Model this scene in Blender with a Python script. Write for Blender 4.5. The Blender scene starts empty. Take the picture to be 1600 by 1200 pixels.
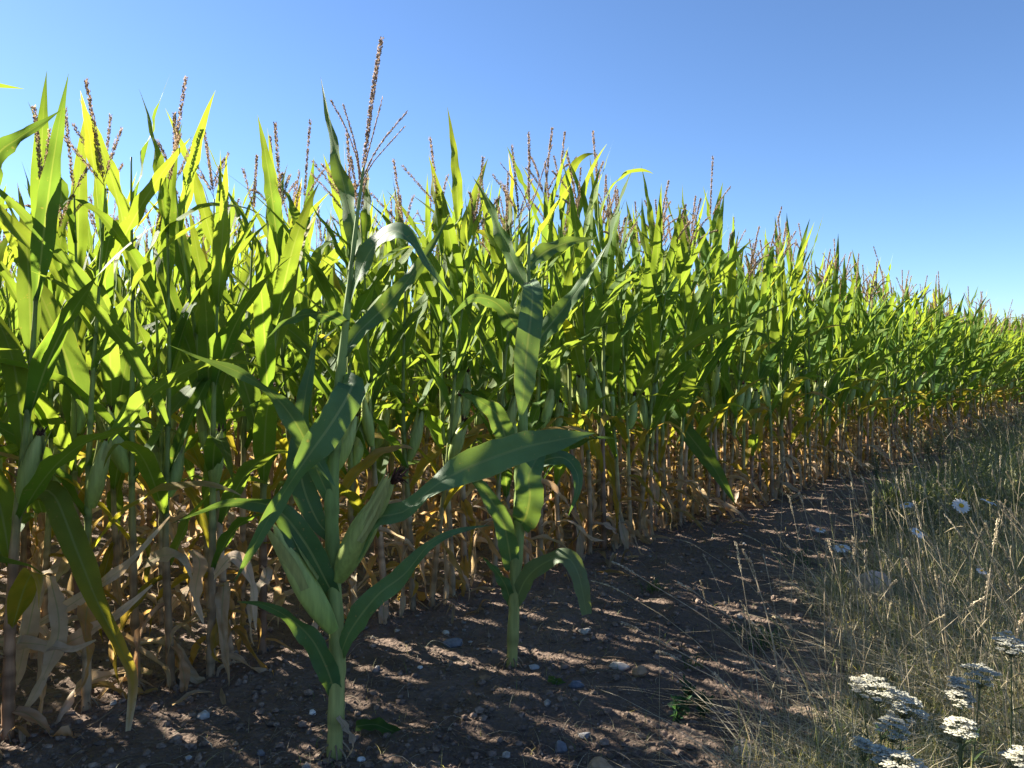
import bpy, math, random
import numpy as np
from math import radians as R, sin, cos, pi

# ------------------------------------------------------------------ camera, sky, sun, exposure
scene = bpy.context.scene
col = scene.collection
CAM_H, FPX = 1.30, 1202.0                      # eye height (m), focal length in photo pixels (1600 wide)
cam_d = bpy.data.cameras.new('camera'); cam = bpy.data.objects.new('camera', cam_d); col.objects.link(cam)
cam.location = (0, 0, CAM_H); cam.rotation_euler = (R(90), 0, 0)
cam_d.sensor_width = 36; cam_d.lens = 36 * FPX / 1600
cam_d.shift_y = -0.025; cam_d.clip_end = 3000; cam_d.clip_start = 0.05
scene.camera = cam

SUN_AZ, SUN_EL = -58.0, 29.0                   # degrees from the view direction (+Y), left is negative
world = bpy.data.worlds.new('World'); scene.world = world; world.use_nodes = True
wn = world.node_tree; bg = wn.nodes['Background']
sky = wn.nodes.new('ShaderNodeTexSky'); sky.sky_type = 'NISHITA'; sky.sun_disc = False
sky.sun_elevation = R(SUN_EL); sky.sun_rotation = R(SUN_AZ)
sky.altitude = 100; sky.air_density = 0.75; sky.dust_density = 0.1; sky.ozone_density = 5.5
wn.links.new(sky.outputs[0], bg.inputs[0]); bg.inputs[1].default_value = 0.050
sl = bpy.data.lights.new('sun', 'SUN'); sun = bpy.data.objects.new('sun', sl); col.objects.link(sun)
sl.energy = 5.0; sl.angle = R(0.55); sl.color = (1.0, 0.93, 0.80)
sun.rotation_euler = (R(90 - SUN_EL), 0, R(-SUN_AZ + 180)); sun.location = (-6, 6, 8)
scene.view_settings.view_transform = 'Standard'; scene.view_settings.look = 'None'
scene.view_settings.gamma = 1; scene.view_settings.use_curve_mapping = False
scene.view_settings.exposure = 2.2
scene.render.resolution_x = 1024; scene.render.resolution_y = 768
try:
    scene.cycles.max_bounces = 8; scene.cycles.transmission_bounces = 6; scene.cycles.diffuse_bounces = 6; scene.cycles.glossy_bounces = 2
except Exception: pass

# ------------------------------------------------------------------ helpers
RG = np.random.default_rng(7)
def at(px, py, d):
    """real point seen at photo pixel (px, py) standing d metres in front of the camera"""
    return np.array([(px - 800) / FPX * d, d, CAM_H - (py - 560) / FPX * d])

DR = np.array([0.674, 0.739]); NR = np.array([0.739, -0.674])   # along the maize rows / across, towards the verge
P0 = np.array([-1.53, 2.87]); ROW_OFF = float(P0 @ NR)          # front row
def rowpt(t, off): return P0 + DR * t + NR * off
def off_of(x, y): return x * NR[0] + y * NR[1]

def _hash(ix, iy, s):
    h = np.sin(ix * 127.1 + iy * 311.7 + s * 74.7) * 43758.5453
    return h - np.floor(h)
def vnoise(x, y, s=0.0):
    x = np.asarray(x, float); y = np.asarray(y, float)
    ix = np.floor(x); iy = np.floor(y); fx = x - ix; fy = y - iy
    fx = fx * fx * (3 - 2 * fx); fy = fy * fy * (3 - 2 * fy)
    a = _hash(ix, iy, s); b = _hash(ix + 1, iy, s); c = _hash(ix, iy + 1, s); d = _hash(ix + 1, iy + 1, s)
    return (a * (1 - fx) + b * fx) * (1 - fy) + (c * (1 - fx) + d * fx) * fy
def smooth(a, b, x):
    t = np.clip((np.asarray(x, float) - a) / (b - a), 0, 1); return t * t * (3 - 2 * t)
def verge(x, y):
    x = np.asarray(x, float); y = np.asarray(y, float)
    o = off_of(x, y) + 0.4 * (vnoise(x * 0.9, y * 0.9, 5) - 0.5) + 0.25 * (vnoise(x * 3, y * 3, 6) - 0.5)
    t = (x - P0[0]) * DR[0] + (y - P0[1]) * DR[1]
    e = np.interp(t, [-2, 0, 1.1, 2.9, 7.3, 20], [.1, -.45, -1.05, -1.5, -2.15, -2.5])
    return smooth(-.3, .45, o - e)
def gz(x, y):
    x = np.asarray(x, float); y = np.asarray(y, float)
    r = np.hypot(x, y); f = 1 - smooth(14, 30, r)
    z = 0.05 * (vnoise(x * 0.7, y * 0.7, 1) - 0.5) + f * (0.035 * (vnoise(x * 3.1, y * 3.1, 2) - 0.5)
        + 0.026 * (vnoise(x * 8.3, y * 8.3, 3) - 0.5) + 0.018 * (np.abs(vnoise(x * 19, y * 19, 4) - 0.5) * 2 - 0.5))
    return z + 0.04 * verge(x, y)

def build(name, V, Q=None, T=None, mat=None, parent=None, C=None, UV=None, smooth_sh=True, link=True):
    V = np.asarray(V, np.float32).reshape(-1, 3)
    Q = np.zeros((0, 4), np.int32) if Q is None or len(Q) == 0 else np.asarray(Q, np.int32).reshape(-1, 4)
    T = np.zeros((0, 3), np.int32) if T is None or len(T) == 0 else np.asarray(T, np.int32).reshape(-1, 3)
    me = bpy.data.meshes.new(name)
    loops = np.concatenate([Q.ravel(), T.ravel()])
    me.vertices.add(len(V)); me.vertices.foreach_set('co', V.ravel())
    me.loops.add(len(loops)); me.loops.foreach_set('vertex_index', loops)
    n = len(Q) + len(T); me.polygons.add(n)
    st = np.concatenate([np.arange(len(Q)) * 4, len(Q) * 4 + np.arange(len(T)) * 3]).astype(np.int32)
    me.polygons.foreach_set('loop_start', st)
    me.polygons.foreach_set('use_smooth', np.full(n, smooth_sh))
    if C is not None:
        C = np.asarray(C, np.float32).reshape(-1, 3)
        a = me.color_attributes.new('Col', 'FLOAT_COLOR', 'POINT')
        a.data.foreach_set('color', np.concatenate([C, np.ones((len(C), 1), np.float32)], 1).ravel())
    if UV is not None:
        u = me.uv_layers.new(name='UVMap')
        u.data.foreach_set('uv', np.asarray(UV, np.float32)[loops].ravel())
    me.update(calc_edges=True); me.validate()
    if mat: me.materials.append(mat)
    o = bpy.data.objects.new(name, me)
    if link: col.objects.link(o)
    if parent: o.parent = parent
    return o

class Acc:
    """collects pieces (V, Q, T, C, UV) into one mesh"""
    def __init__(s): s.V, s.Q, s.T, s.C, s.U, s.n = [], [], [], [], [], 0
    def add(s, p):
        V, Q, T, C, U = p
        s.V.append(V); s.C.append(C); s.U.append(U if U is not None else np.full((len(V), 2), 0.25))
        if Q is not None and len(Q): s.Q.append(np.asarray(Q) + s.n)
        if T is not None and len(T): s.T.append(np.asarray(T) + s.n)
        s.n += len(V)
    def piece(s):
        return (np.concatenate(s.V), np.concatenate(s.Q) if s.Q else np.zeros((0, 4), int),
                np.concatenate(s.T) if s.T else np.zeros((0, 3), int), np.concatenate(s.C), np.concatenate(s.U))
def bp(name, p, mat, parent=None, link=True, smooth_sh=True):
    return build(name, p[0], p[1], p[2], mat, parent, p[3], p[4], smooth_sh, link)

def tag(o, label, cat, group=None):
    o['label'] = label; o['category'] = cat
    if group: o['group'] = group
    return o
def kind(o, k, label=None):
    o['kind'] = k
    if label: o['label'] = label
    return o
def empty(name, loc, link=True):
    o = bpy.data.objects.new(name, None); o.location = loc; o.empty_display_size = 0.1
    if link: col.objects.link(o)
    return o

def norm(v): return v / np.maximum(np.linalg.norm(v, axis=-1, keepdims=True), 1e-9)
def spline(P, n):
    P = np.asarray(P, float); m = len(P)
    Q = np.concatenate([[2 * P[0] - P[1]], P, [2 * P[-1] - P[-2]]])
    d = np.concatenate([[0], np.cumsum(np.linalg.norm(np.diff(P[:, :3], axis=0), axis=1))])
    s = np.interp(np.linspace(0, d[-1], n), d, np.arange(m))
    i = np.minimum(s.astype(int), m - 2); f = (s - i)[:, None]
    a, b, c, e = Q[i], Q[i + 1], Q[i + 2], Q[i + 3]
    return 0.5 * (2 * b + (c - a) * f + (2 * a - 5 * b + 4 * c - e) * f * f + (3 * b - a - 3 * c + e) * f ** 3)

def grid_quads(n, m, wrap=False):
    i = np.arange(n - 1)[:, None] * m; j = np.arange(m if wrap else m - 1)[None, :]
    k = (j + 1) % m if wrap else j + 1
    return np.stack([i + j, i + k, i + m + k, i + m + j], -1).reshape(-1, 4)

# ------------------------------------------------------------------ colours and materials
GREENS = np.array([(.040, .098, .014), (.052, .118, .016), (.070, .135, .018), (.045, .105, .022), (.085, .140, .016)]) * 1.7
RAMP_S = np.array([0, .35, .6, .8, 1.0])
def sen_ramp(green, s):
    cols = np.stack([green, np.array((.17, .19, .02)), np.array((.42, .29, .03)), np.array((.46, .30, .14)), np.array((.62, .53, .40))])
    s = np.clip(s, 0, 1); return np.stack([np.interp(s, RAMP_S, cols[:, k]) for k in range(3)], -1)

def nt_new(name):
    m = bpy.data.materials.new(name); m.use_nodes = True
    nt = m.node_tree; b = nt.nodes['Principled BSDF']; return m, nt, b, nt.nodes['Material Output']
def N(nt, t, **kw):
    n = nt.nodes.new(t)
    for k, v in kw.items():
        if k.startswith('i_'): n.inputs[int(k[2:]) if k[2:].isdigit() else k[2:]].default_value = v
        else: setattr(n, k, v)
    return n
def mixrgb(nt, mode, fac, a, b):
    n = nt.nodes.new('ShaderNodeMix'); n.data_type = 'RGBA'; n.blend_type = mode
    for s, v in ((n.inputs[0], fac), (n.inputs[6], a), (n.inputs[7], b)):
        if hasattr(v, 'is_linked'): nt.links.new(v, s)
        else: s.default_value = v
    return n.outputs[2]
def math_n(nt, op, a, b=None, c=None):
    n = nt.nodes.new('ShaderNodeMath'); n.operation = op
    for i, v in enumerate((a, b, c)):
        if v is None: continue
        if hasattr(v, 'is_linked'): nt.links.new(v, n.inputs[i])
        else: n.inputs[i].default_value = v
    return n.outputs[0]

def leaf_material(name, trans=0.54, rough=0.6, spec=0.14, veins=True, tint=(.69, .69, 0.15, 1), gam=0.50, nscale=9, bump=0.25):
    m, nt, b, out = nt_new(name); L = nt.links.new
    at_ = N(nt, 'ShaderNodeAttribute', attribute_name='Col')
    tc = N(nt, 'ShaderNodeTexCoord')
    no = N(nt, 'ShaderNodeTexNoise'); no.inputs['Scale'].default_value = nscale; no.inputs['Detail'].default_value = 5
    L(tc.outputs['Object'], no.inputs['Vector'])
    oi = N(nt, 'ShaderNodeObjectInfo')
    v1 = math_n(nt, 'MULTIPLY_ADD', no.outputs[0], 0.9, 0.5)
    v2 = math_n(nt, 'MULTIPLY_ADD', oi.outputs['Random'], 0.35, 0.82)
    v = math_n(nt, 'MULTIPLY', v1, v2)
    hs = N(nt, 'ShaderNodeHueSaturation'); L(at_.outputs['Color'], hs.inputs['Color']); L(v, hs.inputs['Value'])
    L(math_n(nt, 'MULTIPLY_ADD', oi.outputs['Random'], -0.03, 0.51), hs.inputs['Hue'])
    c = hs.outputs[0]; hgt = no.outputs[0]
    if veins:
        sep = N(nt, 'ShaderNodeSeparateXYZ'); L(tc.outputs['UV'], sep.inputs[0])
        d = math_n(nt, 'ABSOLUTE', math_n(nt, 'SUBTRACT', sep.outputs[0], 0.5))
        rib = N(nt, 'ShaderNodeMapRange', interpolation_type='SMOOTHSTEP'); L(d, rib.inputs[0])
        rib.inputs[1].default_value = 0.022; rib.inputs[2].default_value = 0.055
        rib.inputs[3].default_value = 1; rib.inputs[4].default_value = 0
        fade = math_n(nt, 'MULTIPLY', rib.outputs[0], math_n(nt, 'MULTIPLY_ADD', sep.outputs[1], -0.6, 0.75))
        c = mixrgb(nt, 'MIX', fade, c, (.24, .30, .13, 1))
        vein = math_n(nt, 'SINE', math_n(nt, 'MULTIPLY', sep.outputs[0], 150))
        c = mixrgb(nt, 'MULTIPLY', math_n(nt, 'MULTIPLY_ADD', vein, 0.13, 0.13), c, (.62, .66, .6, 1))
        hgt = math_n(nt, 'ADD', math_n(nt, 'MULTIPLY', vein, 0.25), math_n(nt, 'ADD', no.outputs[0], rib.outputs[0]))
    n2 = N(nt, 'ShaderNodeTexNoise'); n2.inputs['Scale'].default_value = 70; n2.inputs['Detail'].default_value = 3; L(tc.outputs['Object'], n2.inputs['Vector'])
    sp = N(nt, 'ShaderNodeMapRange', interpolation_type='SMOOTHSTEP'); L(n2.outputs[0], sp.inputs[0]); sp.inputs[1].default_value = .66; sp.inputs[2].default_value = .73; sp.inputs[4].default_value = .55
    c = mixrgb(nt, 'MIX', sp.outputs[0], c, (.30, .22, .09, 1))
    if veins:
        ed = N(nt, 'ShaderNodeMapRange', interpolation_type='SMOOTHSTEP'); L(math_n(nt, 'ADD', d, math_n(nt, 'MULTIPLY', no.outputs[0], .12)), ed.inputs[0])
        ed.inputs[1].default_value = .54; ed.inputs[2].default_value = .585; ed.inputs[4].default_value = .6
        c = mixrgb(nt, 'MIX', ed.outputs[0], c, (.34, .27, .09, 1))
    L(c, b.inputs['Base Color']); b.inputs['Roughness'].default_value = rough
    b.inputs['Specular IOR Level'].default_value = spec
    bu = N(nt, 'ShaderNodeBump'); bu.inputs['Strength'].default_value = bump; bu.inputs['Distance'].default_value = 0.004
    L(hgt, bu.inputs['Height']); L(bu.outputs[0], b.inputs['Normal'])
    g = N(nt, 'ShaderNodeGamma'); L(c, g.inputs[0]); g.inputs[1].default_value = gam
    tcx = mixrgb(nt, 'MULTIPLY', 1.0, g.outputs[0], tint)
    tr = N(nt, 'ShaderNodeBsdfTranslucent'); L(tcx, tr.inputs[0])
    mx = N(nt, 'ShaderNodeMixShader'); mx.inputs[0].default_value = trans
    L(b.outputs[0], mx.inputs[1]); L(tr.outputs[0], mx.inputs[2]); L(mx.outputs[0], out.inputs['Surface'])
    return m

def col_material(name, rough=0.7, spec=0.3, nscale=40, lo=0.65, hi=1.25, bump=0.3, stretch=(1, 1, 1), dist=0.003, trans=0.0):
    m, nt, b, out = nt_new(name); L = nt.links.new
    at_ = N(nt, 'ShaderNodeAttribute', attribute_name='Col')
    tc = N(nt, 'ShaderNodeTexCoord'); mp = N(nt, 'ShaderNodeMapping'); mp.inputs['Scale'].default_value = stretch
    L(tc.outputs['Object'], mp.inputs[0])
    no = N(nt, 'ShaderNodeTexNoise'); no.inputs['Scale'].default_value = nscale; no.inputs['Detail'].default_value = 6
    L(mp.outputs[0], no.inputs['Vector'])
    oi = N(nt, 'ShaderNodeObjectInfo')
    mr = N(nt, 'ShaderNodeMapRange'); L(no.outputs[0], mr.inputs[0]); mr.inputs[1].default_value = .3; mr.inputs[2].default_value = .7
    mr.inputs[3].default_value = lo; mr.inputs[4].default_value = hi
    v = math_n(nt, 'MULTIPLY', mr.outputs[0], math_n(nt, 'MULTIPLY_ADD', oi.outputs['Random'], 0.3, 0.85))
    hs = N(nt, 'ShaderNodeHueSaturation'); L(at_.outputs['Color'], hs.inputs['Color']); L(v, hs.inputs['Value'])
    L(hs.outputs[0], b.inputs['Base Color']); b.inputs['Roughness'].default_value = rough
    b.inputs['Specular IOR Level'].default_value = spec
    bu = N(nt, 'ShaderNodeBump'); bu.inputs['Strength'].default_value = bump; bu.inputs['Distance'].default_value = dist
    L(no.outputs[0], bu.inputs['Height']); L(bu.outputs[0], b.inputs['Normal'])
    if trans:
        tr = N(nt, 'ShaderNodeBsdfTranslucent'); L(hs.outputs[0], tr.inputs[0])
        mx = N(nt, 'ShaderNodeMixShader'); mx.inputs[0].default_value = trans
        L(b.outputs[0], mx.inputs[1]); L(tr.outputs[0], mx.inputs[2]); L(mx.outputs[0], out.inputs['Surface'])
    return m

M_LEAF = leaf_material('maize_leaf')
M_DRY = leaf_material('maize_dry_leaf', trans=0.5, rough=0.75, spec=0.2, veins=True, tint=(1.0, .82, .55, 1), gam=0.7, nscale=14, bump=0.5)
M_STALK = col_material('maize_stalk', rough=0.6, spec=0.2, nscale=60, stretch=(1, 1, .12), lo=.7, hi=1.2)
M_HUSK = col_material('maize_husk', rough=0.5, nscale=90, stretch=(1, 1, .1), lo=.8, hi=1.15, trans=0.2)
M_SILK = col_material('maize_silk', rough=0.8, nscale=200)
M_TASSEL = col_material('maize_tassel', rough=0.8, nscale=150, trans=0.45)
M_GRASS = leaf_material('grass_blade', trans=0.42, rough=0.55, spec=0.3, veins=False, tint=(1.05, 1.0, .4, 1), gam=0.8, nscale=5, bump=0.0)
M_STONE = col_material('stone', rough=0.85, nscale=45, lo=.7, hi=1.25, bump=0.6, dist=0.004)
M_CLOD = col_material('soil_crumb', rough=0.95, spec=0.1, nscale=60, lo=.55, hi=1.3, bump=0.8, dist=0.006)
M_LITTER = col_material('dry_litter', rough=0.7, nscale=50, trans=0.35)
M_PETAL = col_material('white_petal', rough=0.6, nscale=300, lo=.9, hi=1.05, bump=0.05, trans=0.3)
M_DISC = col_material('flower_centre', rough=0.8, nscale=300)
M_STEM = col_material('flower_stem', rough=0.6, nscale=80, trans=0.2)
M_BARK = col_material('bark', rough=0.9, nscale=20)

def ground_material():
    m, nt, b, out = nt_new('soil_ground'); L = nt.links.new
    at_ = N(nt, 'ShaderNodeAttribute', attribute_name='Col'); tc = N(nt, 'ShaderNodeTexCoord')
    def noise(s, d=6, r=.6):
        n = N(nt, 'ShaderNodeTexNoise'); n.inputs['Scale'].default_value = s; n.inputs['Detail'].default_value = d
        n.inputs['Roughness'].default_value = r; L(tc.outputs['Object'], n.inputs['Vector']); return n.outputs[0]
    a, c, f = noise(2.2), noise(28, 8, .7), noise(120, 4, .7)
    vo = N(nt, 'ShaderNodeTexVoronoi'); vo.inputs['Scale'].default_value = 55; L(tc.outputs['Object'], vo.inputs['Vector'])
    v = math_n(nt, 'ADD', math_n(nt, 'MULTIPLY', a, 0.7), math_n(nt, 'ADD', math_n(nt, 'MULTIPLY', c, 0.9), math_n(nt, 'MULTIPLY', f, 0.35)))
    hs = N(nt, 'ShaderNodeHueSaturation'); L(at_.outputs['Color'], hs.inputs['Color']); L(v, hs.inputs['Value'])
    L(hs.outputs[0], b.inputs['Base Color']); b.inputs['Roughness'].default_value = 0.95; b.inputs['Specular IOR Level'].default_value = 0.1
    h = math_n(nt, 'ADD', math_n(nt, 'MULTIPLY', c, 1.0), math_n(nt, 'ADD', math_n(nt, 'MULTIPLY', f, 0.35), math_n(nt, 'MULTIPLY', vo.outputs[0], -0.7)))
    bu = N(nt, 'ShaderNodeBump'); bu.inputs['Strength'].default_value = 0.9; bu.inputs['Distance'].default_value = 0.02
    L(h, bu.inputs['Height']); L(bu.outputs[0], b.inputs['Normal'])
    return m
M_GROUND = ground_material()

# ------------------------------------------------------------------ ground sheet (fine near the camera, out to the horizon)
def axis(a, b, step, far):
    g = [0.0]; s = step
    while g[-1] < far: s *= 1.22; g.append(g[-1] + s)
    g = np.array(g[1:]); return np.concatenate([(a - g)[::-1], np.arange(a, b, step), b + g])
gx = axis(-3.2, 4.6, 0.03, 1500); gy = axis(1.3, 8.5, 0.03, 1500)
X, Y = np.meshgrid(gx, gy); Z = gz(X, Y)
vg = verge(X, Y)[..., None]; rnd = vnoise(X * 1.3, Y * 1.3, 9)[..., None]
soil = np.array((.175, .128, .10)) * (0.8 + 0.4 * rnd) ; thatch = np.array((.13, .12, .07)) * (0.8 + .4 * rnd)
kind(build('ground', np.stack([X, Y, Z], -1), grid_quads(len(gy), len(gx)), None, M_GROUND, None, soil * (1 - vg) + thatch * vg), 'structure',
     'dark brown stony field soil running into the grassy verge')

# ------------------------------------------------------------------ shapes: strips, tubes, lathes
def strip(C, S, W, fold=0.35, nu=4, ripple=0.0, rfreq=22, rng=RG, colour=None, cup=0.0, jag=0.0):
    """a leaf blade about the centre line C with side vectors S and widths W"""
    n = len(C); T = norm(np.gradient(C, axis=0)); S = norm(S - T * (S * T).sum(-1, keepdims=True)); Nn = np.cross(T, S)
    u = np.linspace(-1, 1, nu + 1); t = np.linspace(0, 1, n)
    ph = rng.uniform(0, 6.28, 2)
    au = np.abs(u)[None, :, None]; w = (W / 2)[:, None, None]
    jg = 1 + jag * (rng.random((n, nu + 1, 1)) - 0.5) * (au > .9) if jag else 1
    rp = np.where(u[None, :] > 0, np.sin(rfreq * t[:, None] + ph[0]), np.sin(rfreq * 1.13 * t[:, None] + ph[1])) * np.sin(pi * np.clip(t * 1.15, 0, 1))[:, None]
    fo = fold if np.ndim(fold) else np.full(n, fold); fo = fo[:, None, None]
    V = C[:, None] + S[:, None] * u[None, :, None] * w * np.cos(fo) * jg + Nn[:, None] * (au * w * np.sin(fo) - cup * au * au * w + ripple * rp[..., None] * au * au)
    if colour is None: colour = GREENS[0]
    cc = colour if np.ndim(colour) == 3 else np.broadcast_to(np.asarray(colour, float)[..., None, :] if np.ndim(colour) == 2 else colour, (n, nu + 1, 3))
    UV = np.stack(np.broadcast_arrays((u[None, :] + 1) / 2, t[:, None]), -1)
    return V.reshape(-1, 3), grid_quads(n, nu + 1), None, np.array(cc).reshape(-1, 3), UV.reshape(-1, 2)

def tube(C, rad, sides=6, colour=(.2, .2, .2), cap=True):
    C = np.asarray(C, float); n = len(C); T = norm(np.gradient(C, axis=0))
    ref = np.array([1.0, 0.02, 0]) if abs(T[:, 0]).mean() < 0.8 else np.array([0, 0.1, 1.0])
    A = norm(np.cross(T, ref)); B = np.cross(T, A); a = np.arange(sides) / sides * 2 * pi
    rad = np.broadcast_to(np.asarray(rad, float), (n,))
    V = C[:, None] + rad[:, None, None] * (A[:, None] * np.cos(a)[None, :, None] + B[:, None] * np.sin(a)[None, :, None])
    c = np.asarray(colour, float); c = np.broadcast_to(c[:, None] if c.ndim == 2 else c, (n, sides, 3)).reshape(-1, 3)
    V = V.reshape(-1, 3); Tn = []
    if cap:
        V = np.concatenate([V, C[-1:]]); c = np.concatenate([c, c[-1:]])
        k = (n - 1) * sides; Tn = [(k + j, k + (j + 1) % sides, n * sides) for j in range(sides)]
    return V, grid_quads(n, sides, True), Tn, c, None

def leaf_width(t, W, base=0.55):
    up = base + (1 - base) * smooth(0, .28, t); dn = 1 - np.clip((t - .32) / .68, 0, 1) ** 1.4
    return W * up * np.maximum(dn, 0.015)

# ------------------------------------------------------------------ the maize plant
def arc_leaf(rng, h, az, L, W, e0, bend, pw, n, nu, sen=0.0, sen_tip=0.0, twist=0.0, azd=0.0, r0=0.012, dry=False, crumple=0.0, green=None):
    t = np.linspace(0, 1, n)
    e = e0 - bend * t ** pw; a = az + azd * t ** 1.5
    if crumple:
        e = e + crumple * 0.9 * np.sin(t * rng.uniform(5, 9) + rng.uniform(0, 6)) * t; a = a + crumple * 1.6 * np.sin(t * rng.uniform(4, 8) + rng.uniform(0, 6)) * t
    d = np.stack([np.cos(e) * np.cos(a), np.cos(e) * np.sin(a), np.sin(e)], -1)
    C = np.concatenate([np.zeros((1, 3)), np.cumsum((d[1:] + d[:-1]) / 2, axis=0)]) * (L / (n - 1))
    C = C + np.array([cos(az) * r0, sin(az) * r0, h])
    if C[:, 2].min() < 0.015: C[:, 2] = np.maximum(C[:, 2], 0.012 + 0.01 * np.sin(9 * t) ** 2)
    S0 = np.stack([-np.sin(a), np.cos(a), 0 * a], -1); T = norm(np.gradient(C, axis=0)); B = np.cross(T, S0)
    ro = twist * t ** 1.3 + (crumple * 2.2 * np.sin(t * rng.uniform(4, 9) + rng.uniform(0, 6)) * t if crumple else 0.12 * np.sin(5 * t + rng.uniform(0, 6)))
    S = S0 * np.cos(ro)[:, None] + B * np.sin(ro)[:, None]
    g = GREENS[rng.integers(len(GREENS))] if green is None else green
    s = sen + sen_tip * t ** 2.2
    u = np.abs(np.linspace(-1, 1, nu + 1))
    s2 = s[:, None] + 0.35 * sen_tip * (u[None, :] ** 2) * t[:, None] + (0.15 * (rng.random((n, nu + 1)) - .5) if sen > .3 else 0)
    cc = sen_ramp(g, s2) * (1 + 0.12 * (rng.random((n, 1, 1)) - .5))
    Wt = leaf_width(t, W, 0.5 if not dry else 0.8)
    fold = np.interp(t, [0, .15, .6, 1], [1.0, .45, .25, .15]) if not dry else rng.uniform(.3, 1.2) + .35 * np.sin(t * rng.uniform(5, 12) + rng.uniform(0, 6))
    return strip(C, S, Wt, fold, nu, ripple=rng.uniform(.006, .016) if dry else rng.uniform(.006, .014), rfreq=rng.uniform(16, 30), rng=rng, colour=cc, cup=0.1, jag=0.3 if dry else 0)

def prop_root(rng, a, r0):
    h = rng.uniform(.02, .06); o = rng.uniform(.02, .05)
    P = [(cos(a) * r0 * .6, sin(a) * r0 * .6, h), (cos(a) * (r0 + o * .6), sin(a) * (r0 + o * .6), h * .6), (cos(a) * (r0 + o), sin(a) * (r0 + o), -.02)]
    return tube(spline(P, 5), [.0035, .003, .003, .0025, .002], 4, np.array((.22, .16, .10)) * rng.uniform(.6, 1.2), False)

def stalk_piece(rng, H, r0, nodes, lod, purple=0.0, lean=(0, 0), Cfix=None):
    n = [5, 9, 84][lod]; t = np.linspace(0, 1, n)
    zz = np.sin(t * 9 + rng.uniform(0, 6)) * 0.006
    C = np.stack([zz + lean[0] * t ** 2, zz * .7 + lean[1] * t ** 2, t * H], -1) if Cfix is None else spline(Cfix, n)
    rad = r0 * (1 - 0.82 * t ** 1.1)
    if lod == 2:
        z = C[:, 2]
        for k in range(len(nodes) - 1):
            a, b = nodes[k], nodes[k + 1]; m = (z >= a) & (z < b)
            rad[m] *= 1.16 - 0.2 * (z[m] - a) / (b - a)
    z = C[:, 2]
    tan = np.array((.50, .37, .215)); pur = np.array((.22, .085, .08)); gr = np.array((.20, .24, .065)); gtop = np.array((.19, .26, .06))
    f = smooth(.45, .85, z + rng.uniform(-.15, .15))[:, None]; f2 = smooth(1.0, 1.6, z)[:, None]
    low = (tan * (1 - purple) + pur * purple) * rng.uniform(.6, 1.0) * np.array((1, rng.uniform(.85, 1), rng.uniform(.75, 1)))
    c = low * (1 - f) + (gr * (1 - f2) + gtop * f2) * f
    if lod == 2:
        g = np.exp(-((z[:, None] - np.asarray(nodes)[None]) / .014) ** 2).max(1)
        c = c * (1 - .5 * g[:, None]) * (1 + .3 * (np.random.default_rng(int(H * 1e5)).random((len(c), 1)) - .5)); rad = rad * (1 + .14 * g)
        A = Acc(); A.add(tube(C, rad, 9, c))
        for k in range(7): A.add(prop_root(rng, k * .9, r0))
        return A.piece(), C
    return tube(C, rad, [4, 5, 9][lod], c), C

def tassel_piece(rng, base, H, nb, lod, dirv=(0, 0, 1)):
    A = Acc(); colr = np.array((.36, .255, .165)) * rng.uniform(.8, 1.2); base = np.asarray(base, float)
    dirv = norm(np.asarray(dirv, float)); a0 = rng.uniform(0, 6.28)
    def branch(p, d, L, curve, thick):
        n = 6 if lod else 4; t = np.linspace(0, 1, n)[:, None]
        C = p + d * t * L + np.array([0, 0, -1.0]) * curve * t * t * L
        A.add(tube(C, np.linspace(.0017, .0008, n), 3, colr * .8))
        ns = int(L / (0.0019 if lod == 2 else .008)); q = rng.uniform(.12, 1, ns) if lod == 2 else np.linspace(.15, 1, ns)
        ax = norm(d + np.array([0, 0, -1.0]) * curve); sd = norm(np.cross(ax, [0.3, 1, 0.1])); up = np.cross(ax, sd)
        V = []; T = []; c = []
        for i, s in enumerate(q):
            ctr = p + d * s * L + np.array([0, 0, -1.0]) * curve * s * s * L
            an = rng.uniform(0, 6.28); o = sd * cos(an) + up * sin(an); l = rng.uniform(.010, .016) * (1 if lod == 2 else 1.7); w = thick * rng.uniform(.7, 1.2)
            tip = ctr + ax * l + o * .0065; mid = ctr + ax * l * .45 + o * .0055; pr = np.cross(ax, o)
            k = len(V); V += [ctr, mid + pr * w, mid + o * w, mid - pr * w, tip]; cc = colr * rng.uniform(.8, 1.25)
            c += [cc] * 5; T += [(k, k + 1, k + 2), (k, k + 2, k + 3), (k + 4, k + 2, k + 1), (k + 4, k + 3, k + 2)]
        A.add((np.array(V), None, np.array(T), np.array(c), None))
    sway = norm(dirv + np.array([rng.normal(0, .1), rng.normal(0, .1), 0]))
    branch(base, sway, H, rng.uniform(0, .2), .0036)
    for b in range(nb):
        a = a0 + b * 2.4; sp = rng.uniform(.25, .7); d = norm(sway + sp * np.array([cos(a), sin(a), 0]))
        branch(base + sway * (0.02 + 0.012 * b), d, H * rng.uniform(.5, .75), rng.uniform(0, .5), .0024)
    return A.piece()

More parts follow.
